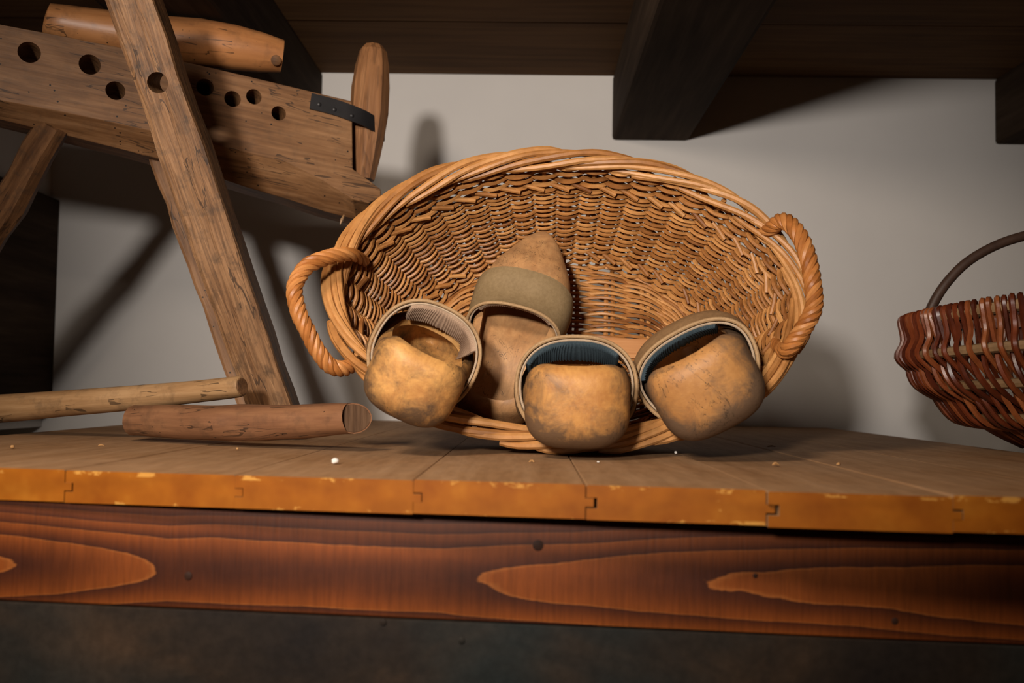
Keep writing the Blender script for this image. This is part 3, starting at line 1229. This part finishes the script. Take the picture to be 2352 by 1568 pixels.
def bar_along(name, p, q, wy, wz, mat, parent, bev=.004, zh=Vector((0, -1, 0)), hole=None, jit=0.0012, seed=1):
    """Squared timber from p to q; wy across, wz thick (along zh)."""
    Mx = frame_x(p, q, zh)
    ln = (q - p).length
    n = 14
    rnd = random.Random(seed)
    rg = []
    for i in range(n + 1):
        x = ln * i / n
        a = wy / 2 + rnd.uniform(-jit, jit)
        b = wz / 2 + rnd.uniform(-jit, jit)
        rg.append([V3((x, a, b)), V3((x, -a, b)), V3((x, -a, -b)), V3((x, a, -b))])
    V, Fc = [p_ for r_ in rg for p_ in r_], []
    for i in range(n):
        for k in range(4):
            k2 = (k + 1) % 4
            Fc.append((i * 4 + k, i * 4 + k2, (i + 1) * 4 + k2, (i + 1) * 4 + k))
    Fc += [(0, 1, 2, 3), (n * 4 + 3, n * 4 + 2, n * 4 + 1, n * 4)]
    me = clean(V, Fc)
    bevel_mesh(me, bev, 2)
    if hole:
        cs = []
        for (hx, hy, hr) in hole:
            V, Fc = tube_data([V3((hx, hy, -wz)), V3((hx, hy, wz))], hr, 30)
            cs.append(clean(V, Fc))
        me = boolean(me, cs)
        me.polygons.foreach_set('use_smooth', [True] * len(me.polygons))
        me.set_sharp_from_angle(angle=R(13.5))
    me.materials.clear()
    me.materials.append(mat)
    me.name = name
    return add(name, me, parent, (TM if parent is trestle else Matrix()) @ Mx)


# squared leg crossing in front, with one drilled hole
bt = at(288, -60, .915)
bb = at_z(646, 1008, 0.0) + V3((0, 0, .0105))
hp = at(372, 192, .945)
ax_ = (bb - bt).normalized()
hx = (hp - bt).dot(ax_)
bar_along('squared_leg', bt, bb, .0445, .042, M_BAR, trestle, .005, hole=[(hx, .001, .0098)], seed=3)
# the second leg behind it
bar_along('squared_leg', at(372, 330, 1.16), at(600, 972, 1.16), .034, .03, M_OLD, trestle, .004, seed=5)
# pin that joins the crossing leg to the timber
V, Fc = tube_data([at(390, 256, 1.0), at(388, 262, 1.16)], .0085, 14)
obj('pin', V, Fc, M_LEG, trestle, TM)
# round leg at the far left
p, q = at(128, 285, 1.09), at(-150, 745, 1.20)
q.z = min(q.z, 0.4)
dirv = (q - p).normalized()
q = p + dirv * ((p.z - .012) / -dirv.z)
Mx = frame_x(p, q)
ln = (q - p).length
V, Fc = tube_data([V3((ln * i / 12, .0015 * math.sin(i * 1.7), .0015 * math.cos(i * 1.1))) for i in range(13)],
                  [.0175 + .0045 * math.sin(min(1, i / 8) * 1.57) + .0009 * math.sin(i * 2.7) for i in range(13)], 9)
obj('round_leg', V, Fc, M_LEG, trestle, TM @ Mx, sharp=25)
# upright peg held by the iron strap
pk = [(858, 100, .004), (858, 104, .011), (857, 118, .0175), (855, 150, .0215), (851, 200, .0245), (848, 260, .0245), (843, 310, .0225), (838, 360, .0195), (833, 412, .015)]
pts = [on_slab(a, b, .028) for a, b, c in pk]
Mx = frame_x(pts[0], pts[-1], V3((0, -1, 0)))
ip = Mx.inverted()
V, Fc = tube_data([ip @ p_ for p_ in pts], [c * 1.0 for a, b, c in pk], 8)
po = obj('peg', V, Fc, M_PEG, trestle, TM @ Mx, sharp=25)
# iron strap: flat band on the face, round the peg and back
sp = [on_slab(713, 232, -.0012), on_slab(770, 247, -.0012), on_slab(812, 262, -.0012), on_slab(840, 274, .002), on_slab(866, 290, .012), on_slab(880, 300, .028), on_slab(880, 308, .046)]
cl = spline(sp, 5)
V, Fc = [], []
n = len(cl)
hh = .0098
for lay in (0, 1):
    for i, p_ in enumerate(cl):
        t = (cl[min(i + 1, n - 1)] - cl[max(i - 1, 0)]).normalized()
        side = V3((0, 0, 1)) - t * t.z
        side.normalize()
        nm = t.cross(side)
        p2 = p_ + nm * (.0018 * lay)
        V += [p2 + side * hh, p2 - side * hh]
b_ = 2 * n
for i in range(n - 1):
    a = 2 * i
    Fc += [(a, a + 2, a + 3, a + 1), (b_ + a, b_ + a + 1, b_ + a + 3, b_ + a + 2), (a, b_ + a, b_ + a + 2, a + 2), (a + 1, a + 3, b_ + a + 3, b_ + a + 1)]
Fc += [(0, 1, b_ + 1, b_), (2 * n - 2, b_ + 2 * n - 2, b_ + 2 * n - 1, 2 * n - 1)]
strap = obj('iron_strap', V, Fc, M_IRON, trestle, TM)
for (px, py) in ((733, 240), (768, 252), (808, 266)):
    p_ = on_slab(px, py, -.002)
    V, Fc = tube_data([p_, p_ - PN * .0018, p_ - PN * .0026], [.0026, .0024, .001], 10)
    obj('nail', V, Fc, M_IRON, strap, Matrix())
# torn sliver hanging under the tip, and a fleck of old whitewash on the leg
pp = [on_slab(790, 494, .006), on_slab(785, 505, .004), on_slab(781, 515, .004)]
V, Fc = tube_data(pp, [.0012, .0024, .0006], 5)
sv = obj('sliver', V, Fc, M_STICK, trestle, TM)
sv['label'] = 'pale torn sliver'
fp = at(389, 345, (bt + (bb - bt) * .42).y - .0235)
V, Fc = tube_data([fp + V3((0, .003, .004)), fp, fp + V3((.001, .002, -.004))], [.001, .0024, .001], 6)
fl = obj('paint_fleck', V, Fc, M_FLECK, trestle, TM)
fl['label'] = 'white fleck'

# smooth rounded block lying on the timber
rk = [(106, 46, .016), (112, 48, .0195), (150, 55, .021), (200, 64, .0225), (300, 80, .025), (380, 92, .0272), (460, 99, .0282), (540, 110, .0265), (600, 121, .0236), (648, 130, .0195)]
pts = []
for i, (a, b, c) in enumerate(rk):
    pts.append(at(a, b, lerp(1.080, 1.170, (a - 106) / 542.0) + 0.01))
Mx = frame_x(pts[0], pts[-1])
ip = Mx.inverted()
V, Fc = tube_data([ip @ p_ for p_ in pts], [c for a, b, c in rk], 14)
rb = empty('rounded_block', matrix=Mx)
tag(rb, 'smooth reddish rounded wooden block lying on top of the drilled timber', 'wooden block')
obj('block_body', V, Fc, M_ROLL, rb, sharp=50)
kp = at(634, 138, pts[-1].y - .0205)
kd = (kp - CAM).normalized()
V, Fc = tube_data([ip @ (kp + kd * .006), ip @ (kp - kd * .0002), ip @ (kp - kd * .001)], [.0062, .0062, .0045], 12)
kn = obj('end_knot', V, Fc, M_LEG, rb)
kn['label'] = 'dark knot beside the sawn end'


# ------------------------------------------------------------------ two loose sticks in front of it
def stick(name, pts, rad, mat, label, cat, endmat=None, sides=18, oblique=0.0, lumps=0.0):
    Mx = frame_x(pts[0], pts[-1])
    ip = Mx.inverted()
    loc = [ip @ p_ for p_ in pts]
    root = empty(name, matrix=Mx)
    tag(root, label, cat)
    V, Fc = tube_data(loc, rad, sides)
    if lumps:
        for i, v in enumerate(V):
            c = loc[i // sides]
            a = math.atan2(v.y - c.y, v.z - c.z)
            f = 1 + lumps * (math.sin(3 * a + i // sides * .35) * .5 + math.sin(2 * a - i // sides * .5 + 1) * .6)
            V[i] = c + (v - c) * f
    if oblique:
        for i in range(len(V) - sides, len(V)):
            V[i] = V[i] + V3((oblique * (V[i].y - loc[-1].y), 0, 0))
    obj('shaft', V, Fc, mat, root, sharp=50)
    if endmat:
        for sl, d in ((V[:sides], -1), (V[-sides:], 1)):
            c = sum(sl, Vector()) / sides
            n_ = V3((d, -oblique * d if d > 0 else 0, 0)).normalized()
            W = [c + (v - c) * .94 - n_ * .0006 for v in sl] + [c + (v - c) * .90 + n_ * .0006 for v in sl]
            G = [tuple(range(sides)), tuple(range(2 * sides - 1, sides - 1, -1))] + [(k, (k + 1) % sides, sides + (k + 1) % sides, sides + k) for k in range(sides)]
            obj('sawn_end', W, G, endmat, root, sharp=30)
    return root


def stick_pts(keys, n=6):
    base = [at(a, b, c) for a, b, c, d in keys]
    pts = spline(base, n)
    rf = curve1([(i, k_[3]) for i, k_ in enumerate(keys)])
    return pts, [rf(i / n) for i in range(len(pts))]


pts, rad = stick_pts([(306, 965, .962, .0145), (330, 966, .957, .0150), (420, 968, .935, .0158), (500, 971, .915, .0164), (560, 971, .905, .0166), (640, 969, .890, .0158),
                      (720, 966, .874, .0146), (780, 962, .860, .0138), (812, 960, .853, .0130)])
pts = pts[:-1] + [pts[-1]]
stick('branch_length', pts, rad, M_LOG, 'thick dark brown length of branch lying in front of the pale stick', 'log', M_CUT, oblique=.75, lumps=.035)
pts, rad = stick_pts([(-330, 950, 1.11, .0160), (-100, 943, 1.068, .0156), (0, 938, 1.045, .0149), (150, 926, 1.018, .0136), (300, 914, .992, .0124), (450, 899, .960, .0109),
                      (540, 889, .940, .0102), (556, 887, .937, .0088)])
stick('tool_handle', pts, rad, M_STICK, 'pale rounded wooden handle resting across the dark branch, at the left', 'handle', M_LEG, lumps=.012)


# ------------------------------------------------------------------ red willow basket at the right
RB_C = V3((0.645, 1.045, 0.0))
rbm = Matrix.Translation(RB_C) @ Matrix.Rotation(R(-6), 4, 'Z')
redb = empty('arched_basket', matrix=rbm)
tag(redb, 'red-brown willow basket with an arched dark handle, at the right edge', 'basket')
# hoops: height, half length, half width
HO = [(0.134, .236, .165), (0.098, .238, .167), (0.066, .218, .156), (0.034, .180, .132), (0.009, .115, .086)]
ho_a = curve1([(h, a) for h, a, b in reversed(HO)])
ho_b = curve1([(h, b) for h, a, b in reversed(HO)])


def egg(a, b, ph, z, ex=2.6):
    c, s = math.cos(ph), math.sin(ph)
    lift = 0.016 * (1 - abs(c) ** 2) * (z / .134)
    return V3((a * math.copysign(abs(c) ** (2 / ex), c), b * math.copysign(abs(s) ** (2 / ex), s), z + lift))


for i, (h, a, b) in enumerate(HO):
    pts = [egg(a, b, 2 * math.pi * j / 90, h) for j in range(90)]
    V, Fc = tube_data(pts, .0062 if i == 0 else .0052, 8, closed=True)
    obj('hoop', V, Fc, M_RIB, redb)
NW = 190
# even spacing along the egg
tabp = [egg(.24, .165, 2 * math.pi * j / 2000, 0) for j in range(2001)]
cum = [0]
for j in range(2000):
    cum.append(cum[-1] + (tabp[j + 1] - tabp[j]).length)


def egg_phi(u):
    t = (u % 1.0) * cum[-1]
    lo, hi = 0, 2000
    while hi - lo > 1:
        mi = (lo + hi) // 2
        if cum[mi] <= t:
            lo = mi
        else:
            hi = mi
    return 2 * math.pi * lo / 2000


for i in range(NW):
    rnd = random.Random(i + 50)
    lean = rnd.uniform(1.3, 2.0)
    pts, rad = [], []
    r_ = rnd.uniform(.0024, .0032)
    zs = [(.150, -0.002), (.156, .006)] + [(h, None) for h, a, b in HO]
    seq = [(0.126, -.007), (.137, -.005), (.1425, .0), (.138, .0058)]
    for k, (h, a, b) in enumerate(HO[1:]):
        s = 1 if (k + i) % 2 else -1
        seq.append(((h + HO[k][0]) / 2, s * .0015))
        seq.append((h, s * .0072))
    base = []
    for k, (z, off) in enumerate(seq):
        ph = egg_phi((i + lean * k * .18) / NW)
        zz = min(z, .134)
        p_ = egg(ho_a(zz), ho_b(zz), ph, z)
        nn = V3((math.cos(ph) / .24, math.sin(ph) / .165, 0)).normalized()
        if z < .06:
            nn = (nn + V3((0, 0, -1.0))).normalized()
        base.append(p_ + nn * off)
    pts = spline(base, 4)
    V, Fc = tube_data(pts, r_, 6)
    obj('weaver', V, Fc, M_RED, redb)
# flat woven underside
bm_pts = []
V = [V3((0, 0, .004))] + [V3((.10 * math.cos(2 * math.pi * k / 40), .07 * math.sin(2 * math.pi * k / 40), .004)) for k in range(40)]
V += [v + V3((0, 0, .006)) for v in V]
Fc = [(0, 1 + k, 1 + (k + 1) % 40) for k in range(40)] + [(41, 42 + (k + 1) % 40, 42 + k) for k in range(40)] + [(1 + k, 42 + k, 42 + (k + 1) % 40, 1 + (k + 1) % 40) for k in range(40)]
obj('base', V, Fc, M_RED, redb)
# arched handle along the length
ri = rbm.inverted()
hk = [(2120, 760), (2140, 705), (2170, 655), (2215, 607), (2270, 572), (2330, 548), (2400, 533)]
lft = [ri @ at(a, b, 1.065) for a, b in hk]
base = lft + [V3((-p_.x + 2 * lft[-1].x + .03, p_.y, p_.z)) for p_ in reversed(lft)]
pts = spline(base, 6)
V, Fc = tube_data(pts, .0053, 10)
obj('arched_handle', V, Fc, M_DARKROD, redb)

# ------------------------------------------------------------------ crumbs and splinters on the bench
M_WHITE = plain('white_crumb', (0.75, 0.70, 0.64), 0.8, 0.1)
M_CHIP = plain('pale_chip', (0.46, 0.25, 0.10), 0.7, 0.2)


def crumb(px, py, r_, mat, label, name='crumb', flat=1.0, seed=0):
    p_ = at_z(px, py, 0)
    rnd = random.Random(seed)
    bm = bmesh.new()
    bmesh.ops.create_icosphere(bm, subdivisions=2, radius=r_)
    for v in bm.verts:
        v.co *= rnd.uniform(.8, 1.12)
        v.co.z *= flat
    zmin = min(v.co.z for v in bm.verts)
    for v in bm.verts:
        v.co.z -= zmin
    me = bpy.data.meshes.new(name)
    bm.to_mesh(me)
    bm.free()
    me.materials.append(mat)
    me.polygons.foreach_set('use_smooth', [True] * len(me.polygons))
    o = add(name, me, None, Matrix.Translation(p_ + V3((0, 0, .0004))))
    tag(o, label, 'crumb', 'crumbs on the bench')
    return o


def splinter(px, py, ln, wd, ang, label, seed):
    p_ = at_z(px, py, 0)
    rnd = random.Random(seed)
    V, Fc = tube_data([V3((-ln / 2, 0, 0)), V3((-ln * .2, rnd.uniform(-1, 1) * wd, wd * .4)), V3((ln * .15, 0, wd * .5)), V3((ln / 2, rnd.uniform(-1, 1) * wd, 0))],
                      [wd * .25, wd * .5, wd * .5, wd * .2], 5)
    zmin = min(v.z for v in V)
    V = [v - V3((0, 0, zmin)) for v in V]
    o = obj('wood_splinter', V, Fc, M_CHIP, None, Matrix.Translation(p_ + V3((0, 0, .0004))) @ Matrix.Rotation(ang, 4, 'Z'))
    tag(o, label, 'splinter', 'splinters on the bench')


crumb(769, 1066, .0028, M_WHITE, 'white crumb on the planks in front of the dark branch', flat=.8, seed=1)
crumb(1552, 1044, .0014, M_WHITE, 'tiny white crumb beside the front rim, right of the middle clog', seed=2)
crumb(1374, 1063, .0012, M_WHITE, 'tiny white crumb under the middle clog', seed=3, flat=.5)
crumb(28, 1031, .0016, M_CHIP, 'small tan crumb at the far left of the bench', seed=4)
crumb(545, 1034, .0011, M_CHIP, 'speck of tan sawdust just below the dark branch', seed=5)
splinter(1772, 1027, .0085, .0014, .05, 'straight pale splinter lying right of the big basket', 1)
splinter(1781, 1070, .0045, .0024, -.5, 'curled pale chip on the bench nearer the front edge', 2)
splinter(1926, 1069, .0040, .0022, .4, 'small pale chip furthest right on the bench planks', 3)
splinter(1221, 1062, .0040, .0016, .1, 'small pale chip on the planks below the left side of the middle clog', 4)
splinter(232, 1025, .0050, .0014, .1, 'thin pale splinter in front of the dark branch at the left', 6)
